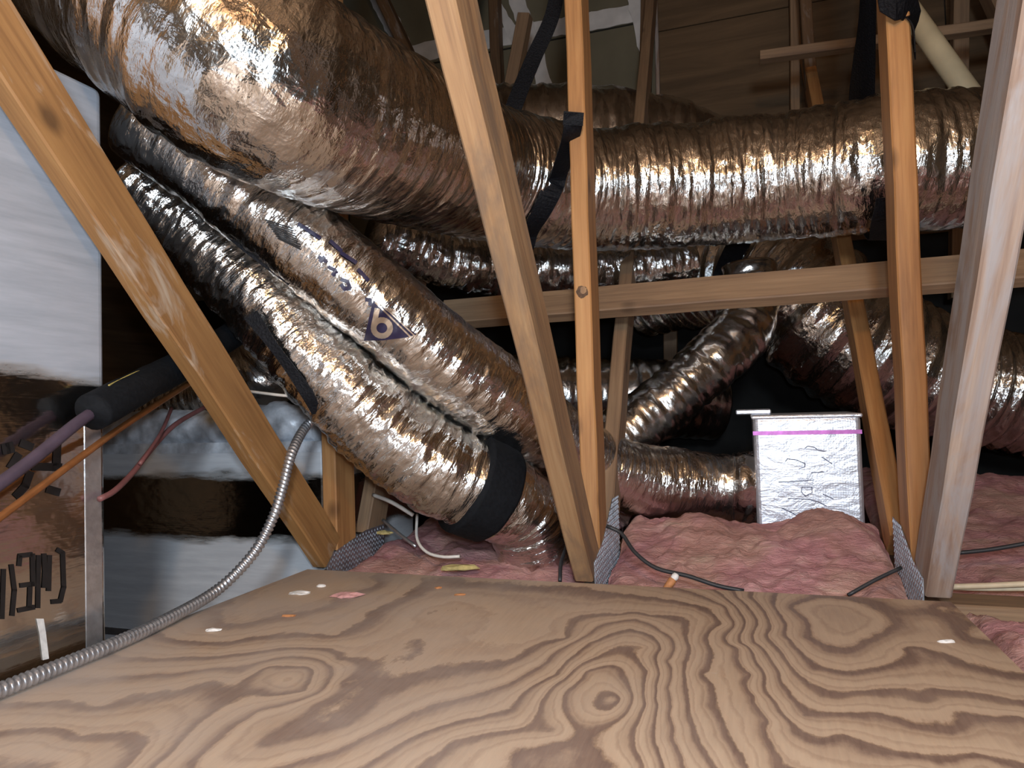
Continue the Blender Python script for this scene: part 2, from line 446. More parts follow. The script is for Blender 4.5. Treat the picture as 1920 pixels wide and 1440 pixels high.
def sweep(name, S, mat, parent=None, M=12, step=0.02, disp=None, caps=True):
    """tube along rows (x, y, z, r); disp(s, theta, r) adds to the radius"""
    S, s = resample(spline(S), step)
    P = S[:, :3]; r = S[:, 3]
    T, A, B = frames(P); n = len(P)
    th = np.linspace(0, 2 * np.pi, M, endpoint=False)
    SS, TH = np.meshgrid(s, th, indexing='ij')
    R = np.repeat(r[:, None], M, 1)
    if disp is not None: R = R + disp(SS, TH, R)
    V = P[:, None, :] + R[..., None] * (np.cos(TH)[..., None] * A[:, None, :] + np.sin(TH)[..., None] * B[:, None, :])
    V = V.reshape(-1, 3)
    i = np.arange(n - 1)[:, None]; j = np.arange(M)[None, :]; j1 = (j + 1) % M
    Fq = np.stack([i * M + j, i * M + j1, (i + 1) * M + j1, (i + 1) * M + j], -1).reshape(-1, 4)
    me = bpy.data.meshes.new(name)
    nv = len(V); nf = len(Fq)
    extra = 2 if caps else 0
    c = P.mean(0)
    me.vertices.add(nv); me.vertices.foreach_set('co', (V - c).ravel())
    loops = Fq.ravel().tolist()
    starts = (np.arange(nf) * 4).tolist(); tot = [4] * nf
    uvu = []
    us = s; rm = float(r.mean())
    jj = np.tile(np.arange(M), n - 1); ii = np.repeat(np.arange(n - 1), M)
    uq = np.stack([np.stack([us[ii], th[jj] * rm], -1), np.stack([us[ii], (th[jj] + 2 * np.pi / M) * rm], -1),
                   np.stack([us[ii + 1], (th[jj] + 2 * np.pi / M) * rm], -1), np.stack([us[ii + 1], th[jj] * rm], -1)], 1).reshape(-1, 2)
    if caps:
        starts += [len(loops)]; tot += [M]; loops += list(range(M))[::-1]
        starts += [len(loops)]; tot += [M]; loops += [(n - 1) * M + k for k in range(M)]
        cu = np.stack([np.cos(th), np.sin(th)], -1) * rm
        uq = np.vstack([uq, cu, cu])
    me.loops.add(len(loops)); me.loops.foreach_set('vertex_index', loops)
    me.polygons.add(len(starts)); me.polygons.foreach_set('loop_start', starts); me.polygons.foreach_set('loop_total', tot)
    uvl = me.uv_layers.new(name='uv'); uvl.data.foreach_set('uv', uq.ravel())
    me.update(calc_edges=True); me.validate()
    me.polygons.foreach_set('use_smooth', [True] * len(me.polygons))
    me.materials.append(MATS[mat])
    o = bpy.data.objects.new(name, me); o.location = tuple(c)
    return place(o, parent)

def crinkle(ring=0.002, wr=0.004, lump=0.008, pitch=0.032, seed=0, wav=5):
    def f(s, th, r):
        k = th / (2 * np.pi)
        v = ring * np.sin(2 * np.pi * s / pitch + 1.5 * np.sin(th + s * 3))
        v = v + wr * 2 * (vnoise(s * 42, k * 10, seed, 10) - 0.5) * (0.4 + 1.2 * vnoise(s * 5, k * 4, seed + 5, 4))
        v = v + lump * 2 * (vnoise(s * 8, k * wav, seed + 2, wav) - 0.5)
        v = v + wr * 0.7 * (np.abs(vnoise(s * 90, k * 26, seed + 9, 26) - 0.5) * 2 - 0.5)
        return v
    return f

def duct(name, pts, label, mat='foil_jacket', disp=None, M=112, step=0.0045):
    """pts rows (px, py, depth, radius)"""
    S = [np.r_[at(p[0], p[1], p[2]), p[3]] for p in pts]
    o = sweep(name, S, mat, None, M, step, disp or crinkle())
    tag(o, label, 'duct'); o['group'] = 'foil flex ducts in the attic'
    return o

def ribbon(name, pts, width, wdir, mat, parent=None, thick=0.0025, step=0.01):
    """strap through world points; wdir: one or per-point width direction"""
    P = np.array(pts, float)
    if np.ndim(wdir[0]) == 0: wdir = [wdir] * len(P)
    Wd = np.array(wdir, float)
    ww = np.full((len(P), 1), width) if np.ndim(width) == 0 else np.array(width, float)[:, None]
    S, s = resample(spline(np.hstack([P, Wd, ww]), 16), step)
    T = np.gradient(S[:, :3], axis=0); T /= np.linalg.norm(T, axis=1)[:, None]
    d = S[:, 3:6]; d = d - T * np.sum(d * T, 1)[:, None]; d /= np.linalg.norm(d, axis=1)[:, None]
    nn = np.cross(T, d); w = S[:, 6:7] / 2
    V = []; n = len(S)
    for i in range(n):
        c = S[i, :3]
        V += [c - d[i] * w[i] - nn[i] * thick / 2, c + d[i] * w[i] - nn[i] * thick / 2, c + d[i] * w[i] + nn[i] * thick / 2, c - d[i] * w[i] + nn[i] * thick / 2]
    Fs = [(0, 3, 2, 1), (4 * n - 4, 4 * n - 3, 4 * n - 2, 4 * n - 1)]
    for i in range(n - 1):
        for k in range(4):
            Fs.append((i * 4 + k, i * 4 + (k + 1) % 4, i * 4 + 4 + (k + 1) % 4, i * 4 + 4 + k))
    return mesh_obj(name, V, Fs, mat, parent, loc=P.mean(0))

def world_bvh(o):
    me = o.data
    co = np.empty(len(me.vertices) * 3); me.vertices.foreach_get('co', co); co = co.reshape(-1, 3)
    l = np.array(o.location)
    if o.parent: l = l + np.array(o.parent.location)
    return BVHTree.FromPolygons([tuple(v) for v in (co + l)], [tuple(p.vertices) for p in me.polygons])

def decal(name, target, polys_px, mat, cell=5.0, lift=0.0022, tree=None):
    """thin printed film: pixel outlines laid on the surface of 'target'"""
    tree = tree or world_bvh(target)
    V = []; Fs = []
    for poly in polys_px:
        bm = bmesh.new()
        bm.faces.new([bm.verts.new((x, y, 0)) for x, y in poly])
        bmesh.ops.triangulate(bm, faces=bm.faces[:])
        for _ in range(6):
            es = [e for e in bm.edges if e.calc_length() > cell]
            if not es: break
            bmesh.ops.subdivide_edges(bm, edges=es, cuts=1)
            bmesh.ops.triangulate(bm, faces=[f for f in bm.faces if len(f.verts) > 3])
        bm.verts.index_update(); b0 = len(V)
        for v in bm.verts:
            d = W(v.co.x, v.co.y); d = d / np.linalg.norm(d)
            hit, nrm, _, dist = tree.ray_cast(Vector(CAM), Vector(d))
            if hit is None: hit = Vector(CAM + d * 1.4)
            V.append(np.array(hit) - d * lift)
        for f in bm.faces: Fs.append(tuple(b0 + v.index for v in f.verts))
        bm.free()
    return mesh_obj(name, V, Fs, mat, target, smooth=True, loc=np.mean(V, 0))

def strokes(paths, w):
    """polylines (pixels) -> quads of width w pixels"""
    out = []
    for P in paths:
        for (x0, y0), (x1, y1) in zip(P[:-1], P[1:]):
            L = math.hypot(x1 - x0, y1 - y0) or 1; nx, ny = -(y1 - y0) / L * w / 2, (x1 - x0) / L * w / 2
            ex, ey = (x1 - x0) / L * w * 0.2, (y1 - y0) / L * w * 0.2
            out.append([(x0 + nx - ex, y0 + ny - ey), (x1 + nx + ex, y1 + ny + ey), (x1 - nx + ex, y1 - ny + ey), (x0 - nx - ex, y0 - ny - ey)])
    return out

# ------------------------------------------------------------------ shell of the attic
ZF = -0.304
YB = 3.4
def roof_z(y): return 0.95 + (y + 2.0) * 0.40       # roof climbs away from the camera

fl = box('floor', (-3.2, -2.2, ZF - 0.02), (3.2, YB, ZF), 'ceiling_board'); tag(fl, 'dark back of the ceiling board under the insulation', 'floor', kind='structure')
RT = roof_z(YB)
rd = mesh_obj('ceiling', [(-3.2, -2.2, roof_z(-2.2)), (3.2, -2.2, roof_z(-2.2)), (3.2, YB + .02, RT), (-3.2, YB + .02, RT),
                          (-3.2, -2.2, roof_z(-2.2) + .02), (3.2, -2.2, roof_z(-2.2) + .02), (3.2, YB + .02, RT + .02), (-3.2, YB + .02, RT + .02)],
              [(0, 1, 2, 3), (7, 6, 5, 4), (0, 4, 5, 1), (1, 5, 6, 2), (2, 6, 7, 3), (3, 7, 4, 0)], 'roof_deck')
tag(rd, 'plywood roof deck sloping over the attic', 'roof deck', kind='structure')
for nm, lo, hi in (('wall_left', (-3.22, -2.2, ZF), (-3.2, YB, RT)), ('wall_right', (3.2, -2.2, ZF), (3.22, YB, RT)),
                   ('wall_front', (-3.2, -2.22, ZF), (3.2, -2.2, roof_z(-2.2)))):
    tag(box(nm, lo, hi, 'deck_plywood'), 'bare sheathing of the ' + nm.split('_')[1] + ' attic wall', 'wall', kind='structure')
wb = box('wall_back', (-3.2, YB, ZF), (3.2, YB + 0.02, RT), 'wall_shade_black')  # core painted near-black as shade; shows below the panels
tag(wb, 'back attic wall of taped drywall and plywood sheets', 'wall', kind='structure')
XJ = -0.335                                            # drywall / plywood boundary
ZJ = 2.2
for (x0, x1, z0, z1) in ((-3.15, -2.03, 1.05, ZJ), (-2.02, -0.91, 1.05, ZJ), (-0.90, XJ, 1.05, ZJ), (-3.15, -1.45, ZJ + .01, 3.0), (-1.44, XJ, ZJ + .01, 3.0)):
    box('drywall_panel', (x0, YB - 0.0127, z0), (x1, YB - 0.0005, z1), 'drywall', wb, 0.002, 1)
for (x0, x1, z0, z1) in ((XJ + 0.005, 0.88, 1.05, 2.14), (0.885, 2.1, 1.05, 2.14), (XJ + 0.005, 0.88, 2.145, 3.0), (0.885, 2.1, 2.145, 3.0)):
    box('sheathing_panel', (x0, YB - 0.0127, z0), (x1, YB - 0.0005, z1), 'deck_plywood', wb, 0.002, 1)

TAPES = [0]
def tape_strip(pxs, w0, w1):
    TAPES[0] += 1; ty = YB - 0.0145 - 0.0022 * TAPES[0]
    """brushed joint compound on the back wall through pixel points"""
    P = [ony(x, y, ty) for x, y in pxs]
    n = 14; V = []; Fs = []
    S, s = resample(spline(P, 12), 0.03)
    T = np.gradient(S, axis=0); T /= np.linalg.norm(T, axis=1)[:, None]
    for i in range(len(S)):
        nn = np.array([-T[i][2], 0, T[i][0]])
        w = w0 + (w1 - w0) * i / len(S) + 0.02 * (random.random() - 0.5)
        for yy in (0, YB - 0.0125 - ty):
            V += [S[i] + nn * w / 2 + np.array([0, yy, 0]), S[i] - nn * w / 2 + np.array([0, yy, 0])]
    for i in range(len(S) - 1):
        a = i * 4; b = a + 4
        Fs += [(a, a + 1, b + 1, b), (a + 2, b + 2, b + 3, a + 3), (a, b, b + 2, a + 2), (a + 1, a + 3, b + 3, b + 1)]
    return mesh_obj('joint_tape', V, Fs, 'joint_compound', wb, loc=np.mean(V, 0))
tape_strip([(740, 108), (860, 84), (980, 62), (1090, 43), (1212, 20)], 0.10, 0.085)
tape_strip([(700, -20), (735, 45), (765, 105), (800, 165)], 0.10, 0.09)
tape_strip([(922, -10), (950, 40), (975, 90)], 0.045, 0.05)
tape_strip([(965, -10), (990, 60), (1010, 120), (1022, 170)], 0.075, 0.08)
tape_strip([(1190, -10), (1196, 30), (1200, 70), (1205, 95)], 0.08, 0.03)
# the plywood that the camera kneels on
def ply_field(X, Y):
    L = []
    def ln(level, pts, right=True):
        for x, y in pts:
            px, py = ((960 + x / 2, 1040 + y / 2) if right else (x / 2, 1040 + y / 2))
            w = onz(px, py, 0.0); L.append((w[0], w[1], level))
    ln(6.5, [(370, 545)]); ln(6.05, [(335, 545), (405, 540), (370, 510), (370, 585)])
    ln(5.3, [(225, 520), (290, 440), (380, 425)]); ln(5.08, [(440, 480), (445, 570), (370, 640), (250, 655), (205, 600)])
    ln(4.05, [(300, 390), (420, 340), (505, 345), (515, 440), (510, 560), (490, 610)])
    ln(3.05, [(0, 580), (170, 450), (290, 330), (430, 270), (530, 300), (552, 400), (545, 540), (548, 690)])
    ln(2.05, [(0, 470), (130, 400), (290, 290), (460, 238), (560, 285), (585, 400), (592, 500), (595, 600), (605, 690), (650, 800)])
    ln(1.05, [(0, 380), (200, 310), (400, 222), (520, 225), (655, 232), (664, 300), (655, 450), (668, 560), (705, 700), (770, 800)])
    ln(0.55, [(690, 330), (690, 450), (705, 570), (765, 700)])
    ln(0.08, [(722, 205), (732, 330), (716, 450), (742, 570), (805, 680), (875, 800), (760, 200), (800, 260)])
    ln(-0.35, [(800, 400), (830, 520), (870, 620), (910, 740)])
    ln(-0.85, [(850, 350), (890, 450), (905, 530), (955, 620), (985, 800)])
    ln(-1.9, [(790, 150), (855, 330), (950, 520), (1050, 670), (1100, 700), (1250, 690), (1330, 745), (1420, 770), (1600, 780)])
    ln(-2.9, [(840, 150), (905, 330), (1000, 470), (1100, 605), (1200, 600), (1350, 600), (1500, 640), (1640, 665), (1670, 590), (1900, 610)])
    ln(-3.9, [(890, 160), (955, 300), (1060, 440), (1160, 528), (1280, 520), (1440, 508), (1560, 545), (1600, 510), (1850, 560)])
    ln(-4.9, [(985, 170), (1050, 320), (1120, 428), (1250, 448), (1440, 410), (1490, 350), (1600, 380), (1800, 450)])
    ln(-5.9, [(1045, 200), (1095, 310), (1180, 362), (1300, 352), (1410, 290), (1420, 200)])
    ln(-6.6, [(1200, 210), (1300, 240), (1250, 280)])
    ln(-5.4, [(1500, 180), (1560, 260), (1700, 360)]); ln(-6.1, [(1600, 200), (1750, 300)])
    ln(4.0, [(1920, 660), (1700, 690), (1560, 770)], False); ln(4.0, [(150, 660)]); ln(-1.4, [(1500, 800), (1760, 790)]); ln(-2.5, [(1760, 680), (1900, 720)]); ln(5.0, [(20, 720), (150, 700), (330, 700), (430, 800)])
    ln(4.0, [(1080, 470)], False); ln(3.3, [(1150, 430), (1000, 430), (1000, 500), (1140, 510)], False)
    ln(2.05, [(1210, 400), (1220, 500), (1100, 560), (900, 440)], False); ln(1.05, [(1270, 390), (1290, 480), (1350, 490), (1380, 540), (1200, 560)], False)
    ln(0.0, [(1590, 90), (1400, 210), (1250, 300), (1100, 285), (850, 330)], False); ln(-1.0, [(1400, 120), (1200, 200), (900, 250)], False)
    ln(3.0, [(600, 790), (700, 680), (880, 500), (800, 470), (500, 520), (380, 560)], False)
    ln(4.0, [(480, 790), (560, 700), (300, 680), (100, 640)], False); ln(2.0, [(760, 790), (870, 680), (980, 590)], False)
    ln(1.2, [(1000, 700), (1300, 640)], False); ln(5.0, [(200, 780), (100, 720)], False)
    ln(1.0, [(1640, 210), (1560, 330), (1490, 420)], False)
    D = np.array(L); P = D[:, :2] * [1, 0.85]
    K = np.linalg.norm(P[:, None] - P[None], axis=2)
    A = np.block([[K + np.eye(len(P)) * -0.002, np.ones((len(P), 1))], [np.ones((1, len(P))), np.zeros((1, 1))]])
    w = np.linalg.solve(A, np.r_[D[:, 2], 0])
    Q = np.stack([X.ravel(), Y.ravel() * 0.85], 1); out = np.empty(len(Q))
    for i in range(0, len(Q), 4000):
        out[i:i + 4000] = np.linalg.norm(Q[i:i + 4000, None] - P[None], axis=2) @ w[:-1] + w[-1]
    return out.reshape(X.shape)

def build_plywood():
    x0, x1, y0, y1, th = -0.974, 0.331, -0.75, 1.413, 0.018
    nx, ny = 240, 330
    xs = np.linspace(x0, x1, nx + 1); ys = np.linspace(y0, y1, ny + 1)
    X, Y = np.meshgrid(xs, ys, indexing='ij')
    fld = ply_field(X, np.maximum(Y, 0.1)) + 0.5 * (fbm(X * 9, Y * 5, 3) - 0.5)
    V = np.stack([X, Y, 0 * X], -1).reshape(-1, 3)
    i = np.arange(nx)[:, None]; j = np.arange(ny)[None]
    Fq = np.stack([i * (ny + 1) + j, (i + 1) * (ny + 1) + j, (i + 1) * (ny + 1) + j + 1, i * (ny + 1) + j + 1], -1).reshape(-1, 4).tolist()
    b = len(V); c = [0, nx * (ny + 1), nx * (ny + 1) + ny, ny]
    V = np.vstack([V, [(x0, y0, -th), (x1, y0, -th), (x1, y1, -th), (x0, y1, -th)]])
    e0 = [k * (ny + 1) for k in range(nx + 1)]; e2 = [k * (ny + 1) + ny for k in range(nx + 1)]
    Fq += [[b + 3, b + 2, b + 1, b], e0[::-1] + [b, b + 1], e2 + [b + 2, b + 3],
           list(range(0, ny + 1)) + [b + 3, b], [nx * (ny + 1) + k for k in range(ny + 1)][::-1] + [b + 1, b + 2]]
    me = bpy.data.meshes.new('plywood_sheet'); me.from_pydata([tuple(v) for v in V.tolist()], [], Fq)
    g = me.attributes.new('grain', 'FLOAT', 'POINT'); g.data.foreach_set('value', np.r_[fld.ravel(), np.zeros(4)])
    me.materials.append(MATS['plywood_grain'])
    o = bpy.data.objects.new('plywood_sheet', me); COL.objects.link(o)
    return tag(o, 'large dusty plywood sheet with bold wavy grain laid over the joists', 'plywood')
build_plywood()

# ------------------------------------------------------------------ trusses
def truss(name, X, diag, vert_y, away, label, mats, thick=0.038, dmax=None):
    """diag: near-face line ((y,z),(y,z)) of the web leaning to the camera; away: same for the web leaning off"""
    t = empty(name, (X, 1.45, ZF), label, 'roof truss', 'roof trusses standing along the plywood')
    h = 0.0445; sx = (1, 0, 0)
    zt = -0.0185
    beam('bottom_chord', (X, -2.15, (ZF + zt) / 2), (X, 3.34, (ZF + zt) / 2), 0.038, zt - ZF, sx, mats[3], t, seg=0.3)
    yr0, yr1 = -2.05, 3.3
    beam('top_chord', (X, yr0, roof_z(yr0) - 0.05), (X, yr1, roof_z(yr1) - 0.05), 0.038, 0.089, sx, mats[3], t, seg=0.3)
    def web(nm, a, b, away_sign, mat, z1):
        a = np.array(a, float); b = np.array(b, float)
        d = (b - a) / np.linalg.norm(b - a)
        n = np.array([d[1], -d[0]])              # in-plane normal (y,z)
        if n[0] < 0: n = -n                      # pushed away from the camera
        a = a + n * h; b = b + n * h
        p0 = a + d * ((0.03 - a[1]) / d[1]); 
        # stop below the top chord
        k = 0
        while True:
            p1 = a + d * k
            if p1[1] > roof_z(p1[0]) - 0.12 or p1[1] > z1: break
            k += 0.01
        return beam(nm, (X, p0[0], p0[1]), (X, p1[0], p1[1]), thick, 0.089, sx, mat, t)
    web('diagonal_web', diag[0], diag[1], 1, mats[0], 9)
    web('vertical_web', (vert_y, 0), (vert_y - 0.004, 1), 1, mats[1], 9)
    web('diagonal_web', away[0], away[1], 1, mats[2], 9)
    return t

T0 = truss('roof_truss', -0.960, ((1.42, 0.02), (0.774, 0.732)), 1.487, ((1.618, 0.02), (1.704, 0.219)),
           'orange pine roof truss whose slanting web crosses the white foil-clad cabinet', ('pine_amber', 'pine_orange', 'pine_brown', 'pine_dark'))
T1 = truss('roof_truss', -0.322, ((1.414, 0.003), (0.752, 0.843)), 1.497, ((1.60, 0.02), (2.107, 0.742)),
           'tan pine roof truss with knotty upright and a black strap nailed on', ('pine_tan', 'pine_orange', 'pine_brown', 'pine_dark'))
T2 = truss('roof_truss', 0.315, ((1.41, 0.02), (1.019, 0.551)), 1.525, ((1.69, 0.02), (2.142, 0.574)),
           'weathered grey roof truss beside the taped silver box', ('pine_grey', 'pine_orange', 'pine_orange', 'pine_dark'), thick=0.042)

def nail_plate(t, X, poly, side):
    """toothed steel plate on one side face; poly in (y,z)"""
    e = 0.0012
    n = len(poly)
    x0 = X; x1 = X + side * e
    V = [(x0, y, z) for y, z in poly] + [(x1, y, z) for y, z in poly]
    Fs = [tuple(range(n)), tuple(range(n, 2 * n))[::-1]] + [(i, (i + 1) % n, n + (i + 1) % n, n + i) for i in range(n)]
    p = mesh_obj('nail_plate', V, Fs, 'galvanised', t, loc=np.mean(V, 0))
    bm = bmesh.new(); bm.from_mesh(p.data); bmesh.ops.recalc_face_normals(bm, faces=bm.faces[:]); bm.to_mesh(p.data); bm.free()
    ys = [q[0] for q in poly]; zs = [q[1] for q in poly]; V = []; Fs = []
    def inside(y, z):
        c = False
        for k in range(n):
            (a, b), (c2, d) = poly[k], poly[(k + 1) % n]
            if (b > z) != (d > z) and y < (c2 - a) * (z - b) / (d - b) + a: c = not c
        return c
    y = min(ys) + 0.004; r = 0
    while y < max(ys) - 0.003:
        z = min(zs) + 0.005 + (0.004 if r % 2 else 0)
        while z < max(zs) - 0.004:
            if inside(y, z):
                b = len(V)
                for dx in (0, 0.0016):
                    V += [(x1 + side * dx, y - 0.0017, z - 0.0028), (x1 + side * dx, y + 0.0017, z - 0.0028), (x1 + side * dx * 0.4, y + 0.0017, z + 0.0028), (x1 + side * dx * 0.4, y - 0.0017, z + 0.0028)]
                Fs += [(b, b + 1, b + 2, b + 3), (b + 4, b + 7, b + 6, b + 5)] + [(b + k, b + 4 + k, b + 4 + (k + 1) % 4, b + (k + 1) % 4) for k in range(4)]
            z += 0.0125
        y += 0.0075; r += 1
    q = mesh_obj('plate_teeth', V, Fs, 'galvanised', p, loc=np.mean(V, 0)); q['kind'] = 'stuff'
    return p
nail_plate(T0, -0.960 + 0.0195, [(1.44, -0.07), (1.72, -0.07), (1.72, 0.055), (1.62, 0.055), (1.47, 0.028), (1.44, 0.0)], 1)
nail_plate(T1, -0.322 + 0.0195, [(1.43, -0.07), (1.74, -0.07), (1.74, 0.135), (1.66, 0.14), (1.53, 0.065), (1.43, 0.04)], 1)
nail_plate(T2, 0.315 - 0.0215, [(1.43, -0.07), (1.68, -0.07), (1.68, 0.105), (1.60, 0.10), (1.50, 0.05), (1.43, 0.035)], -1)
def knot(t, px, py, rx, ry, y, mat):
    n = 14; V = []
    for k in range(n):
        a = 2 * math.pi * k / n; f = 1 + random.uniform(-.15, .15)
        V.append(ony(px + rx * f * math.cos(a), py + ry * f * math.sin(a), y))
    V = V + [v + np.array([0, 0.004, 0]) for v in V]
    Fs = [tuple(range(n)), tuple(range(n, 2 * n))[::-1]] + [(k, n + k, n + (k + 1) % n, (k + 1) % n) for k in range(n)]
    return mesh_obj('knot', V, Fs, mat, t, loc=np.mean(V, 0))
knot(T1, 1092, 547, 11, 12, 1.4935, 'knot_brown')
knot(T1, 1094, 544, 6, 7, 1.4925, 'pine_tan')
# lateral brace nailed flat on the webs that lean away
d_ = np.array([0, 0.55, 0.835]); d_ /= np.linalg.norm(d_)
nb = np.array([0, 0.835, -0.55])
bc = ony(1200, 560, 1.905)
bz = float(bc[2])
br = beam('lateral_brace', (-0.83, 1.905, bz - 0.005), (0.72, 1.905, bz + 0.004), 0.038, 0.089, tuple(nb), 'pine_brown')
tag(br, 'horizontal brown brace board nailed across the truss webs', 'brace')

# ------------------------------------------------------------------ ducts
A = duct('flex_duct', [(-130, -450, 1.30, .2), (40, -280, 1.27, .2), (190, -125, 1.22, .195), (345, 20, 1.165, .184), (485, 134, 1.165, .174), (620, 212, 1.27, .166), (760, 273, 1.49, .166),
                      (900, 318, 1.76, .167), (1010, 345, 1.88, .167), (1100, 356, 1.94, .167), (1200, 352, 1.95, .167), (1330, 343, 1.94, .167),
                      (1450, 332, 1.90, .167), (1560, 320, 1.84, .167), (1650, 311, 1.79, .168), (1760, 304, 1.77, .168), (1880, 298, 1.76, .168), (2080, 285, 1.74, .168)],
         'fat silver foil duct sweeping overhead and bending sideways behind the middle truss', 'foil_jacket', crinkle(0.0012, 0.0042, 0.0055, 0.03, 1, 6), 144, 0.0045)
A2 = duct('flex_duct', [(850, 250, 2.85, .208), (960, 262, 2.86, .208), (1130, 266, 2.88, .208), (1270, 290, 2.92, .208), (1395, 340, 2.98, .208)],
          'shadowed brown-looking foil duct arching just over the top of the fat overhead duct', 'foil_jacket_smooth', crinkle(0.001, 0.006, 0.012, 0.05, 7), 96, 0.008)
B = duct('flex_duct', [(262, 222, 1.36, .086), (396, 318, 1.38, .086), (495, 395, 1.405, .087), (613, 490, 1.43, .090), (712, 572, 1.46, .093), (822, 664, 1.525, .096), (925, 744, 1.60, .098),
                      (1010, 806, 1.70, .098), (1090, 862, 1.82, .098), (1180, 895, 1.88, .096), (1290, 908, 1.91, .095), (1425, 918, 1.95, .088)],
         'silver foil duct printed with a navy triangle and running down to the silver box', 'foil_jacket', crinkle(0.0005, 0.0028, 0.0035, 0.03, 11), 112, 0.0045)
Cd = duct('flex_duct', [(255, 335, 1.50, .086), (330, 400, 1.51, .086), (430, 495, 1.52, .09), (530, 600, 1.51, .095), (630, 712, 1.51, .10), (730, 810, 1.54, .104), (810, 872, 1.56, .105), (880, 907, 1.59, .105),
                       (940, 932, 1.62, .103), (985, 968, 1.66, .10), (1010, 1040, 1.70, .098)],
          'crumpled silver foil duct held by a wide black band above the pink insulation', 'foil_jacket_ringed', crinkle(0.001, 0.0045, 0.006, 0.026, 21), 112, 0.0045)
Dd = duct('flex_duct', [(1200, 545, 3.0, .19), (1300, 520, 2.85, .2), (1405, 518, 2.66, .215), (1500, 555, 2.50, .225), (1570, 622, 2.42, .225), (1680, 680, 2.40, .215), (1800, 720, 2.42, .205), (1960, 745, 2.4, .205)],
          'thick dark silver duct with deep ribs bulging behind the weathered grey truss', 'foil_jacket_ringed', crinkle(0.008, 0.004, 0.006, 0.055, 31), 112, 0.006)
Ed = duct('flex_duct', [(1100, 860, 2.10, .094), (1180, 805, 2.12, .092), (1270, 735, 2.15, .091), (1350, 665, 2.17, .091), (1396, 612, 2.21, .090), (1410, 555, 2.28, .09), (1405, 500, 2.30, .088)],
          'slim grey duct rising slantwise to the deep ribbed duct above the silver box', 'foil_jacket_smooth', crinkle(0.001, 0.004, 0.006, 0.03, 41), 88, 0.006)
Gd = duct('flex_duct', [(880, 735, 2.95, .17), (1050, 742, 2.95, .17), (1200, 745, 2.95, .17), (1340, 750, 3.0, .17)],
          'dim dark duct lying in the shadow behind the horizontal brace board', 'foil_jacket_smooth', crinkle(0.002, 0.004, 0.008, 0.05, 51), 72, 0.009)
Hd = duct('flex_duct', [(700, 440, 1.95, .08), (800, 478, 2.05, .082), (930, 505, 2.16, .085), (1060, 508, 2.22, .085), (1190, 500, 2.25, .085), (1290, 488, 2.28, .082)],
          'thin crumpled foil duct tucked under the fat overhead duct', 'foil_jacket_ringed', crinkle(0.002, 0.006, 0.01, 0.03, 61), 88, 0.006)
cl = sweep('end_collar', [np.r_[at(x, y, d), r] for x, y, d, r in [(1372, 913, 1.90, .094), (1388, 914, 1.895, .099), (1404, 916, 1.90, .100), (1420, 918, 1.915, .094)]], 'foil_jacket_ringed', B, 96, 0.003, crinkle(0.003, 0.005, 0.004, 0.016, 95))
cl['label'] = 'crumpled foil collar'
# print on duct B
tB = world_bvh(B)
decal('printed_triangle', B, [[(682, 639), (694, 586), (700, 563), (781, 627), (762, 633), (720, 638)]], 'print_navy', 5, 0.0028, tB)
ring_ = [(716 + 15.5 * math.cos(a), 615 + 15 * math.sin(a)) for a in np.linspace(-2.6, 3.68, 22)]
logo = decal('hook_mark', B, strokes([ring_], 10.5) + strokes([[(701, 609), (704, 596), (707, 580)]], 10), 'print_tan', 4, 0.0045, tB)
decal('thin_line', B, strokes([[(704, 567), (770, 632)]], 3), 'print_tan', 4, 0.0045, tB)
decal('thin_line', B, strokes([[(712, 567), (778, 630)]], 2.4), 'print_tan', 4, 0.0045, tB)
logo['label'] = 'pale round hook shape on the navy triangle'
for g_ in ([[(598, 482), (612, 490)], [(600, 490), (608, 482)], [(616, 500), (630, 508), (624, 516)], [(640, 524), (652, 528), (656, 540), (646, 542), (640, 534)],
      [(620, 452), (640, 470)], [(640, 474), (668, 492)], [(560, 420), (600, 446)], [(672, 505), (690, 525)], [(686, 562), (694, 562), (694, 572)]]):
    decal('printed_letter', B, strokes([g_], 7), 'print_navy', 5, 0.003, tB)
for k in range(9):
    decal('printed_bar', B, strokes([[(497 + k * 3, 412 + k * 4.4), (548 + k * 2, 428 + k * 5)]], 2.4), 'print_black', 5, 0.003, tB)

# wide black band round duct C
S_ = [np.r_[at(x, y, d), r] for x, y, d, r in [(872, 902, 1.575, .1175), (886, 908, 1.583, .1175), (906, 916, 1.595, .1170), (924, 925, 1.608, .1150)]]
bd = sweep('duct_band', S_, 'black_foam', Cd, 64, 0.006, lambda s, th, r: 0.001 * np.sin(9 * th), caps=True)
bd['label'] = 'wide black band'

# ------------------------------------------------------------------ air handler cabinet and plenum on the duct side
cab = empty('air_handler', (-1.5, 0.4, ZF), 'foil-clad air handler cabinet with brushed white mastic and black lettering', 'air handler')
XC = -1.03
cb = box('cabinet', (-1.85, -0.35, ZF), (XC, 0.925, 0.93), 'cabinet_foil', cab, 0.014, 4)
box('corner_tape', (XC, 0.882, -0.30), (XC + 0.0014, 0.912, 0.40), 'foil_tape_edge', cab)
box('drain_pan_lip', (-1.85, -0.36, ZF), (XC + 0.02, 0.95, -0.17), 'black_cable', cab, 0.004)
tC = world_bvh(cb)
def cpx(P): return [(x / 3.43, 780 + y / 3.43) for x, y in P]
up_s = [cpx(p) for p in ([(35, 185), (45, 235)], [(60, 180), (72, 230)], [(140, 175), (205, 200)], [(370, 170), (365, 340)], [(390, 330), (215, 325)], [(195, 365), (165, 450), (105, 515)], [(310, 470), (378, 490)], [(120, 250), (70, 330)])]
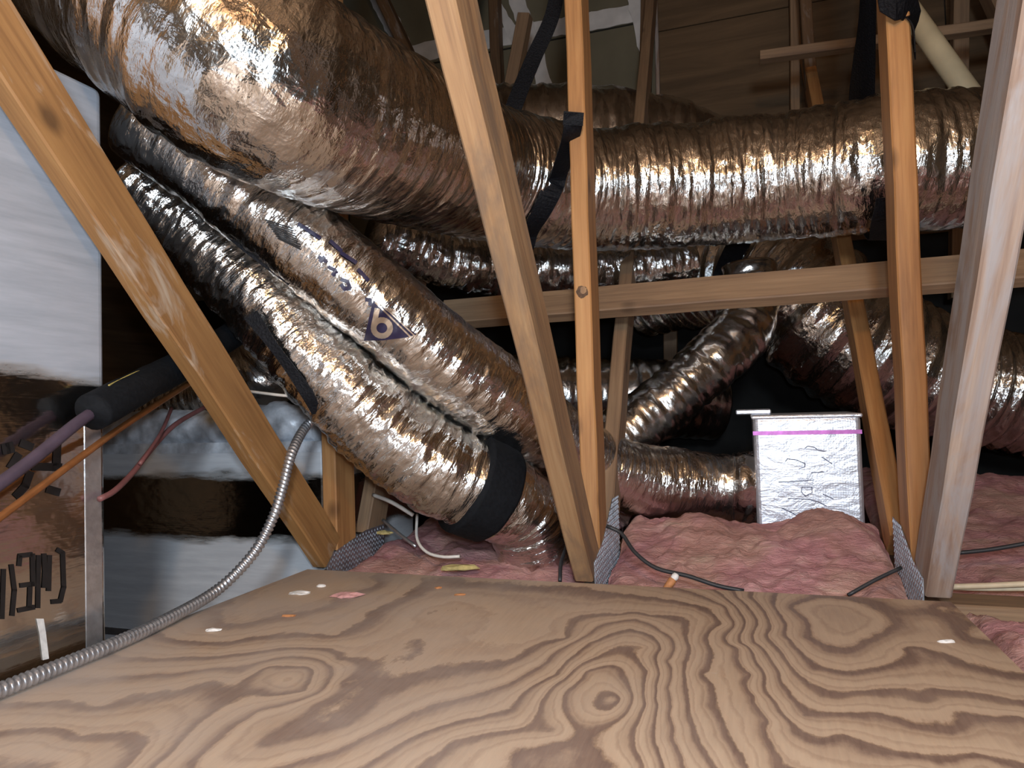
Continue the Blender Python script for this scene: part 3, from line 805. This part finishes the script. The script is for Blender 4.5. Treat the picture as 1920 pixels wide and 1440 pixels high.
lo_s = [cpx(p) for p in ([(25, 990), (15, 1300)], [(75, 960), (95, 1120), (80, 1280)], [(125, 900), (205, 890)], [(130, 900), (125, 960)], [(210, 890), (215, 1090)], [(215, 1080), (135, 1090)],
                         [(195, 1100), (190, 1230)], [(250, 900), (245, 1230)], [(285, 890), (290, 1000), (285, 1100)], [(320, 900), (315, 1120)], [(370, 860), (405, 880), (412, 1100), (390, 1190), (335, 1195)], [(120, 1250), (220, 1230)])]
for g_ in up_s: decal('printed_letter', cb, strokes([g_], 15), 'print_black', 9, 0.0015, tC)
for g_ in lo_s: decal('printed_letter', cb, strokes([g_], 9), 'print_black', 9, 0.0015, tC)
mk = decal('tape_strip', cb, [[(68, 1160), (82, 1160), (86, 1185), (92, 1235), (80, 1238), (74, 1190)]], 'white_scrap', 9, 0.002, tC)

pl = empty('supply_plenum', (-1.38, 1.75, ZF), 'low foil-faced plenum box with brushed grey seams beside the conduit', 'plenum')
box('plenum_body', (-1.80, 1.55, ZF), (-1.012, 2.05, 0.285), 'plenum_foil', pl, 0.012, 3)
box('seam_tape', (-1.80, 1.5475, 0.262), (-1.012, 1.5495, 0.290), 'mastic_brushed', pl)
sweep('mastic_crown', [np.r_[ony(x, y, Y), r] for x, y, Y, r in [(190, 812, 1.66, .055), (300, 806, 1.66, .06), (420, 806, 1.67, .06), (520, 800, 1.68, .062), (600, 800, 1.70, .055)]],
      'mastic_brushed', pl, 48, 0.008, crinkle(0.0, 0.006, 0.012, 0.03, 91))
box('seam_tape', (-1.80, 1.5475, -0.245), (-1.012, 1.5495, -0.225), 'foil_tape_edge', pl)
# crumpled foil collar on top of the plenum
sweep('foil_collar', [np.r_[ony(x, y, Y), r] for x, y, Y, r in [(270, 770, 1.80, .07), (380, 745, 1.82, .09), (490, 700, 1.84, .115), (540, 640, 1.86, .12)]],
      'foil_jacket', pl, 72, 0.006, crinkle(0.002, 0.006, 0.01, 0.03, 81))

# ------------------------------------------------------------------ silver boot box
bt = empty('register_box', (0.15, 2.02, ZF), 'upright silver foil box with a magenta tape line and pen marks', 'duct box')
bx = box('box_body', (0.022, 1.90, ZF), (0.272, 2.16, 0.318), 'boot_foil', bt, 0.012, 3)
tX = world_bvh(bx)
box('tape_line', (0.021, 1.8985, 0.272), (0.273, 1.8998, 0.282), 'magenta_tape', bt)
box('box_lid', (0.018, 1.896, 0.312), (0.276, 2.164, 0.3225), 'boot_foil', bt, 0.004, 2)
box('lid_flap', (-0.020, 2.05, 0.3225), (0.072, 2.15, 0.336), 'boot_foil', bt, 0.003, 1)
def bpx(P): return [(1360 + x / 4.8, 730 + y / 4.8) for x, y in P]
for p in ([(715, 530), (745, 510), (800, 520), (830, 545), (900, 560)], [(870, 610), (960, 670)], [(540, 650), (560, 625), (640, 635), (720, 670), (715, 700), (660, 715)],
      [(770, 750), (890, 745)], [(480, 835), (620, 830), (800, 815)], [(690, 880), (780, 880), (780, 930), (720, 960), (685, 925), (690, 880)], [(880, 945), (970, 985)], [(560, 980), (740, 990), (830, 1010), (910, 1050)], [(510, 1070), (600, 1110), (660, 1150), (740, 1165)]):
    decal('pen_mark', bx, strokes([bpx(p)], 1.6), 'pen_ink', 6, 0.0015, tX)

# ------------------------------------------------------------------ pink insulation
def batt(name, x0, x1, y0, y1, hf, label, seed, nx=90, ny=90):
    xs = np.linspace(x0, x1, nx + 1); ys = np.linspace(y0, y1, ny + 1)
    X, Y = np.meshgrid(xs, ys, indexing='ij')
    Z = hf(X, Y) + 0.055 * (fbm(X * 9, Y * 9, seed, 3) - 0.45) + 0.03 * (fbm(X * 34, Y * 34, seed + 3, 3) - 0.5)
    edge = np.minimum(np.minimum(X - x0, x1 - X), np.minimum(Y - y0, y1 - Y))
    Z = Z - 0.035 * np.exp(-edge / 0.02)
    V = np.stack([X, Y, Z], -1).reshape(-1, 3); n1 = ny + 1
    i = np.arange(nx)[:, None]; j = np.arange(ny)[None]
    Fq = np.stack([i * n1 + j, (i + 1) * n1 + j, (i + 1) * n1 + j + 1, i * n1 + j + 1], -1).reshape(-1, 4).tolist()
    ring = [k * n1 for k in range(nx + 1)] + [nx * n1 + k for k in range(1, ny + 1)] + [k * n1 + ny for k in range(nx - 1, -1, -1)] + [k for k in range(ny - 1, 0, -1)]
    b = len(V); V = np.vstack([V, [(V[r][0], V[r][1], ZF + 0.001) for r in ring]]); m = len(ring)
    Fq += [[ring[k], b + k, b + (k + 1) % m, ring[(k + 1) % m]][::-1] for k in range(m)]
    Fq += [[b + k for k in range(m)][::-1]]
    o = mesh_obj(name, V, Fq, 'fiberglass_pink', None, smooth=True, loc=V.mean(0))
    return tag(o, label, 'insulation', 'pink fiberglass between the joists')
sm = lambda a, b, v: np.clip((v - a) / (b - a), 0, 1)
batt('insulation_batt', -0.935, -0.345, 1.43, 2.9, lambda X, Y: -0.02 + 0.06 * sm(1.45, 1.9, Y), 'mauve pink fiberglass batt under the black banded duct', 5)
batt('insulation_batt', -0.297, 0.291, 1.43, 1.885, lambda X, Y: -0.03 + 0.10 * sm(1.45, 1.78, Y) + 0.05 * np.exp(-((X - 0.17) / 0.07) ** 2) * sm(1.65, 1.88, Y), 'bright pink fiberglass batt heaped in front of the silver box', 15)
batt('insulation_batt', -0.297, 0.013, 1.89, 2.9, lambda X, Y: -0.05 + 0 * X, 'shaded fiberglass batt behind the duct that feeds the silver box', 35)
batt('insulation_batt', 0.340, 1.2, 1.62, 2.9, lambda X, Y: -0.02 + 0.06 * sm(1.7, 2.4, Y) + 0.05 * sm(2.3, 2.5, Y), 'rosy fiberglass batt beyond the weathered grey truss', 25)
batt('insulation_batt', 0.345, 0.95, 0.55, 1.46, lambda X, Y: -0.03 + 0.03 * X, 'clean coral pink fiberglass batt along the open edge of the plywood', 45)
bk = beam('blocking_board', (0.337, 1.535, -0.075), (1.3, 1.535, -0.075), 0.09, 0.10, (0, 1, 0), 'pine_brown')
tag(bk, 'short greyish blocking board set between joists by the coral insulation', 'board')

# ------------------------------------------------------------------ straps
vx = np.array([1.0, 0, 0])
tA = world_bvh(A)
def on_A(px, py, lift=0.013):
    d = W(px, py); d = d / np.linalg.norm(d)
    hit = tA.ray_cast(Vector(CAM), Vector(d))[0]
    return np.array(hit) - d * lift if hit is not None else at(px, py, 1.8)
st = ribbon('hanger_strap_or_shade_strip', [at(1052, -60, 2.12), at(1035, 30, 2.12), at(1000, 110, 2.12), at(962, 205, 2.10), at(935, 300, 2.10), at(945, 420, 2.02), at(975, 475, 1.86), on_A(990, 443), on_A(1004, 418), on_A(1018, 392), on_A(1032, 364), on_A(1045, 335), at(1060, 290, 1.60), at(1072, 250, 1.52), at(1076, 212, 1.490)],
            [.045, .045, .048, .05, .05, .05, .05, .05, .05, .05, .048, .046, .044, .042, .04], ROT[:, 0] * 0.95 + ROT[:, 1] * 0.3, 'black_webbing')
tag(st, 'black strap slung under the fat duct and nailed to the knotty upright', 'strap')
ribbon('strap_end', [at(1074, 235, 1.500), at(1075, 222, 1.494), at(1076, 210, 1.492)], .043, ROT[:, 0], 'black_webbing', st)
st2 = ribbon('hanger_strap_or_shade_strip', [at(1630, -60, 2.02), at(1626, 40, 2.02), at(1620, 120, 2.02), at(1616, 200, 2.02), at(1622, 320, 2.0), at(1635, 420, 1.95), at(1648, 450, 1.80), at(1655, 415, 1.64), at(1664, 370, 1.60)],
             [.045, .05, .065, .075, .07, .06, .05, .05, .05], ROT[:, 0], 'black_webbing')
tag(st2, 'broad black strap hanging straight down behind the fat duct near the weathered truss', 'strap')
st3 = ribbon('hanger_strap_or_shade_strip', [onx(1716, 105, 0.344), onx(1712, 60, 0.343), at(1708, 20, 1.37), at(1690, 10, 1.355), at(1674, 14, 1.355), at(1672, -25, 1.36), at(1676, -60, 1.38)],
             [.03, .045, .05, .05, .05, .05, .05], [ROT[:, 1] * 0.3 + vx * 0.1 + np.array([0, .6, 0])] * 2 + [ROT[:, 1] * .7 + ROT[:, 0] * .4] * 5, 'black_webbing')
tag(st3, 'folded black strap wrapped round the top of the weathered truss upright', 'strap')
# strap round the ribbed duct
st4 = ribbon('hanger_strap_or_shade_strip', [at(1395, 440, 2.44), at(1372, 480, 2.415), at(1352, 530, 2.42), at(1345, 575, 2.46)], .07, ROT[:, 0], 'black_webbing')
tag(st4, 'short black strap lying across the deep ribbed duct', 'strap')
st5 = ribbon('hanger_strap_or_shade_strip', [at(262, 262, 1.36), at(340, 345, 1.37), at(440, 440, 1.38), at(545, 530, 1.385)], [.012, .022, .028, .014], ROT[:, 0] * .7 + ROT[:, 1] * .7, 'black_webbing')  # dark strip added as the shade in the gap between the ducts
tag(st5, 'long black strip put in as shade in the gap between the printed duct and the crumpled duct', 'strap')
st6 = ribbon('hanger_strap_or_shade_strip', [at(470, 590, 1.395), at(512, 648, 1.395), at(550, 700, 1.41), at(578, 742, 1.42), at(594, 775, 1.44)], [.03, .020, .022, .026, .02], ROT[:, 0], 'black_webbing')
tag(st6, 'narrow black strap under the crumpled duct by the white wire', 'strap')

# ------------------------------------------------------------------ pipes and wires on the cabinet side
def tube(name, pts, r, mat, label, cat, group=None, M=10, step=0.012, disp=None, parent=None):
    S = [np.r_[p, r] for p in pts]
    o = sweep(name, S, mat, parent, M, step, disp)
    if label: tag(o, label, cat, group)
    return o
li = tube('insulated_pipe', [onx(172, 774, -0.985), onx(240, 737, -1.0), onx(330, 690, -1.05), onx(420, 638, -1.09), onx(480, 598, -1.14), onx(530, 560, -1.22)], 0.030, 'black_foam',
          'thick black foam-covered pipe slanting behind the orange slanting web', 'pipe', M=20, disp=lambda s, th, r: 0.0025 * (vnoise(s * 30, th * 2, 3) - .5))
ribbon('yellow_tag', [onx(205, 728, -0.985), onx(245, 708, -1.0), onx(285, 690, -1.02)], .012, (0, 0.2, 1), 'yellow_tape', li)
tube('suction_pipe', [onx(-80, 965, -0.985), onx(60, 862, -0.985), onx(140, 797, -0.988), onx(190, 762, -0.995)], 0.0095, 'mauve_pipe', 'dull purple pipe running out of the black foam sleeve', 'pipe')
tube('copper_pipe', [onx(-60, 1015, -1.0), onx(60, 925, -1.0), onx(150, 858, -1.0), onx(230, 800, -1.02), onx(345, 725, -1.06), onx(420, 680, -1.1)], 0.0058, 'copper_pipe', 'thin orange copper pipe passing in front of the lettered cabinet', 'pipe')
tube('control_wire', [onx(186, 936, -1.012), onx(215, 920, -1.02), onx(250, 885, -1.05), onx(290, 835, -1.09), onx(330, 795, -1.12), onx(385, 763, -1.16)], 0.0050, 'red_wire', 'reddish control wire curving up from the cabinet corner', 'wire')
tube('control_wire', [onx(262, 870, -1.05), onx(285, 838, -1.07), onx(305, 805, -1.10), onx(322, 765, -1.13)], 0.0036, 'red_wire', 'short thin reddish wire branching off above the plenum box', 'wire')
tube('white_wire', [ony(462, 733, 1.30), ony(500, 738, 1.27), ony(540, 742, 1.26), ony(565, 739, 1.26), ony(585, 745, 1.27), ony(598, 766, 1.30)], 0.0032, 'white_wire', 'thin white wire looping past the narrow black strap', 'wire')
cdt = [ony(640, 765, 1.50), ony(612, 772, 1.40), onx(575, 798, -0.93), onx(547, 850, -0.915), onx(531, 910, -0.91), onx(512, 970, -0.91), onx(475, 1038, -0.93), onx(405, 1108, -0.965), onz(300, 1168, .014), onz(215, 1207, .014), onz(110, 1250, .014), onz(-40, 1310, .014), onz(-200, 1370, .014)]
tube('flexible_conduit', cdt, 0.0098, 'conduit_steel', 'ribbed silver metal conduit curving down along the plywood edge', 'conduit', M=14, step=0.0022,
     disp=lambda s, th, r: 0.0016 * np.sin(2 * np.pi * s / 0.0088 + th))

# ------------------------------------------------------------------ cables in the insulation
tube('black_cable', [ony(1137, 986, 1.50), ony(1165, 1000, 1.50), ony(1190, 1035, 1.47), ony(1230, 1065, 1.45), ony(1290, 1080, 1.44), ony(1345, 1098, 1.43), ony(1395, 1108, 1.425)], 0.0042, 'black_cable', 'black cable snaking over the bright pink batt to the plywood', 'cable')
tube('black_cable', [ony(1068, 1000, 1.62), ony(1062, 1025, 1.53), ony(1052, 1055, 1.47), ony(1050, 1090, 1.43)], 0.004, 'black_cable', 'short black cable dropping beside the tan slanting web', 'cable')
tube('black_cable', [ony(1690, 1064, 1.47), ony(1640, 1088, 1.45), ony(1590, 1116, 1.43)], 0.0035, 'black_cable', 'dark cable stub leaving the weathered truss toward the plywood', 'cable')
tube('black_cable', [ony(1795, 1037, 1.72), ony(1860, 1030, 1.72), ony(1940, 1016, 1.72)], 0.0045, 'black_cable', 'dark cable crossing the rosy batt', 'cable')
tube('cream_cable', [ony(1785, 1100, 1.56), ony(1850, 1098, 1.56), ony(1940, 1094, 1.56)], 0.0055, 'cream_cable', 'thicker cream electrical cable lying above the blocking board', 'cable')
tube('cream_cable', [ony(1785, 1102, 1.575), ony(1850, 1104, 1.575), ony(1940, 1104, 1.575)], 0.0045, 'cream_cable', 'thinner cream electrical cable twisted along the thicker cream one', 'cable')
tube('white_wire', [ony(700, 928, 1.66), ony(735, 942, 1.62), ony(775, 966, 1.62)], 0.0052, 'white_wire', 'flat white cable end poking out under the crumpled duct', 'cable')
tube('white_wire', [ony(782, 965, 1.58), ony(782, 1010, 1.52), ony(800, 1035, 1.49), ony(830, 1044, 1.48), ony(862, 1043, 1.48)], 0.0036, 'white_wire', 'hooked white wire lying on the mauve batt', 'wire')
tube('grey_wire', [ony(718, 975, 1.60), ony(750, 1002, 1.56), ony(780, 1025, 1.54)], 0.004, 'galvanised', 'straight grey wire crossing beside the toothed plate', 'wire')

# ------------------------------------------------------------------ far framing
pv = sweep('pvc_pipe', [np.r_[at(x, y, d), .034] for x, y, d in [(1660, -45, 2.35), (1720, 40, 2.3), (1780, 125, 2.22), (1850, 222, 2.15)]], 'pvc', None, 24, 0.05, None)
tag(pv, 'cream plastic pipe slanting down behind the fat duct', 'pipe')
def bgbeam(name, a, b, Y, t, w, mat, label, cat, group=None):
    o = beam(name, ony(a[0], a[1], Y), ony(b[0], b[1], Y), t, w, (1, 0, 0) if abs(a[1] - b[1]) > abs(a[0] - b[0]) else (0, 1, 0), mat)
    return tag(o, label, cat, group)
bgbeam('batten', (1425, 108), (1900, 44), 2.75, 0.05, 0.034, 'pine_brown', 'thin wooden batten nailed level across the far plywood wall', 'batten')
bgbeam('wall_stud', (1488, -60), (1492, 400), 3.33, 0.038, 0.089, 'pine_brown', 'pale narrow stud against the far plywood wall', 'stud')
bgbeam('wall_stud', (1505, -60), (1528, 260), 3.1, 0.045, 0.06, 'pine_dark', 'reddish leaning stud in front of the far plywood wall', 'stud')
bgbeam('wall_stud', (1215, -60), (1205, 420), 3.33, 0.05, 0.08, 'pine_dark', 'stained stud covering the joint of drywall and plywood', 'stud')
bgbeam('wall_stud', (1228, -60), (1240, 420), 3.37, 0.018, 0.03, 'pine_grey', 'thin pale trim strip beside the stained stud', 'trim')
bgbeam('wall_stud', (1800, -60), (1795, 560), 3.2, 0.055, 0.06, 'pine_brown', 'upright stud behind the cream plastic pipe', 'stud')
bgbeam('wall_stud', (1835, -60), (1905, 90), 3.1, 0.05, 0.089, 'pine_brown', 'slanting stud beside the weathered truss top', 'stud')
bgbeam('wall_stud', (925, -60), (945, 420), 3.33, 0.05, 0.07, 'pine_dark', 'dark upright stud on the taped drywall behind the tan web', 'stud')
bgbeam('wall_stud', (985, 30), (945, 240), 2.95, 0.055, 0.06, 'pine_brown', 'pitted brace stub leaning on the taped drywall', 'stud')
bgbeam('wall_stud', (690, -60), (790, 150), 3.0, 0.05, 0.07, 'pine_dark', 'dark slanting stud above the fat duct at the drywall corner', 'stud')
bgbeam('wall_stud', (1257, 560), (1259, 760), 3.3, 0.06, 0.06, 'pine_brown', 'low stud seen under the horizontal brace board', 'stud')

# ------------------------------------------------------------------ scraps
def scrap(name, px, py, sx, sy, sz, mat, label, z=0.0, cat='scrap', y=None, rz=0.3):
    bm = bmesh.new(); bmesh.ops.create_icosphere(bm, subdivisions=2, radius=1.0)
    for v in bm.verts:
        k = 1 + random.uniform(-.25, .25)
        v.co = Vector((v.co.x * sx * k, v.co.y * sy * k, max(-0.3, v.co.z) * sz * k))
    p = onz(px, py, z) if y is None else ony(px, py, y)
    o = bm_obj(name, bm, mat, None, False, tuple(p + np.array([0, 0, sz * 0.28])), (0, 0, rz))
    return tag(o, label, cat)
scrap('insulation_tuft', 651, 1118, .030, .016, .006, 'pink_scrap', 'flat pink fluff tuft lying on the dusty plywood')
scrap('plaster_chip', 560, 1113, .024, .012, .004, 'white_scrap', 'chalky white smear chip on the plywood corner by the toothed plate')
scrap('plaster_chip', 602, 1100, .009, .006, .004, 'white_scrap', 'small white crumb just behind the chalky smear chip')
scrap('plaster_chip', 400, 1183, .014, .007, .004, 'white_scrap', 'white crumb on the plywood beside the silver conduit')
scrap('wood_chip', 541, 1156, .014, .004, .003, 'orange_scrap', 'thin orange wood splinter on the dusty plywood')
scrap('wood_chip', 822, 1103, .007, .004, .003, 'orange_scrap', 'tiny orange crumb near the far plywood edge')
scrap('wood_chip', 862, 1116, .012, .004, .003, 'orange_scrap', 'small flat orange chip near the far plywood edge')
scrap('plaster_chip', 1775, 1304 - 100, .012, .005, .003, 'white_scrap', 'pale fleck on the brown-grained plywood by the coral insulation')
scrap('foam_scrap', 862, 1068, .040, .014, .010, 'yellow_foam', 'yellowish foam crumb against the plywood edge', y=1.47, cat='scrap')
scrap('foam_scrap', 722, 1002, .020, .010, .008, 'yellow_foam', 'yellowish foam crumb beside the toothed plate', y=1.62, cat='scrap')
scrap('foam_scrap', 770, 940, .022, .012, .010, 'yellow_foam', 'yellowish foam crumb under the crumpled duct', y=1.70, cat='scrap')
wn = empty('wire_connector', tuple(ony(1258, 1094, 1.428)), 'small clear and amber wire connector lying at the plywood edge', 'connector')
sweep('clear_tip', [np.r_[ony(1262, 1086, 1.432), .0065], np.r_[ony(1266, 1081, 1.434), .0075], np.r_[ony(1269, 1076, 1.436), .005]], 'white_scrap', wn, 12, 0.002)
sweep('amber_body', [np.r_[ony(1248, 1104, 1.426), .006], np.r_[ony(1256, 1095, 1.428), .008], np.r_[ony(1262, 1086, 1.432), .008]], 'orange_scrap', wn, 12, 0.002)
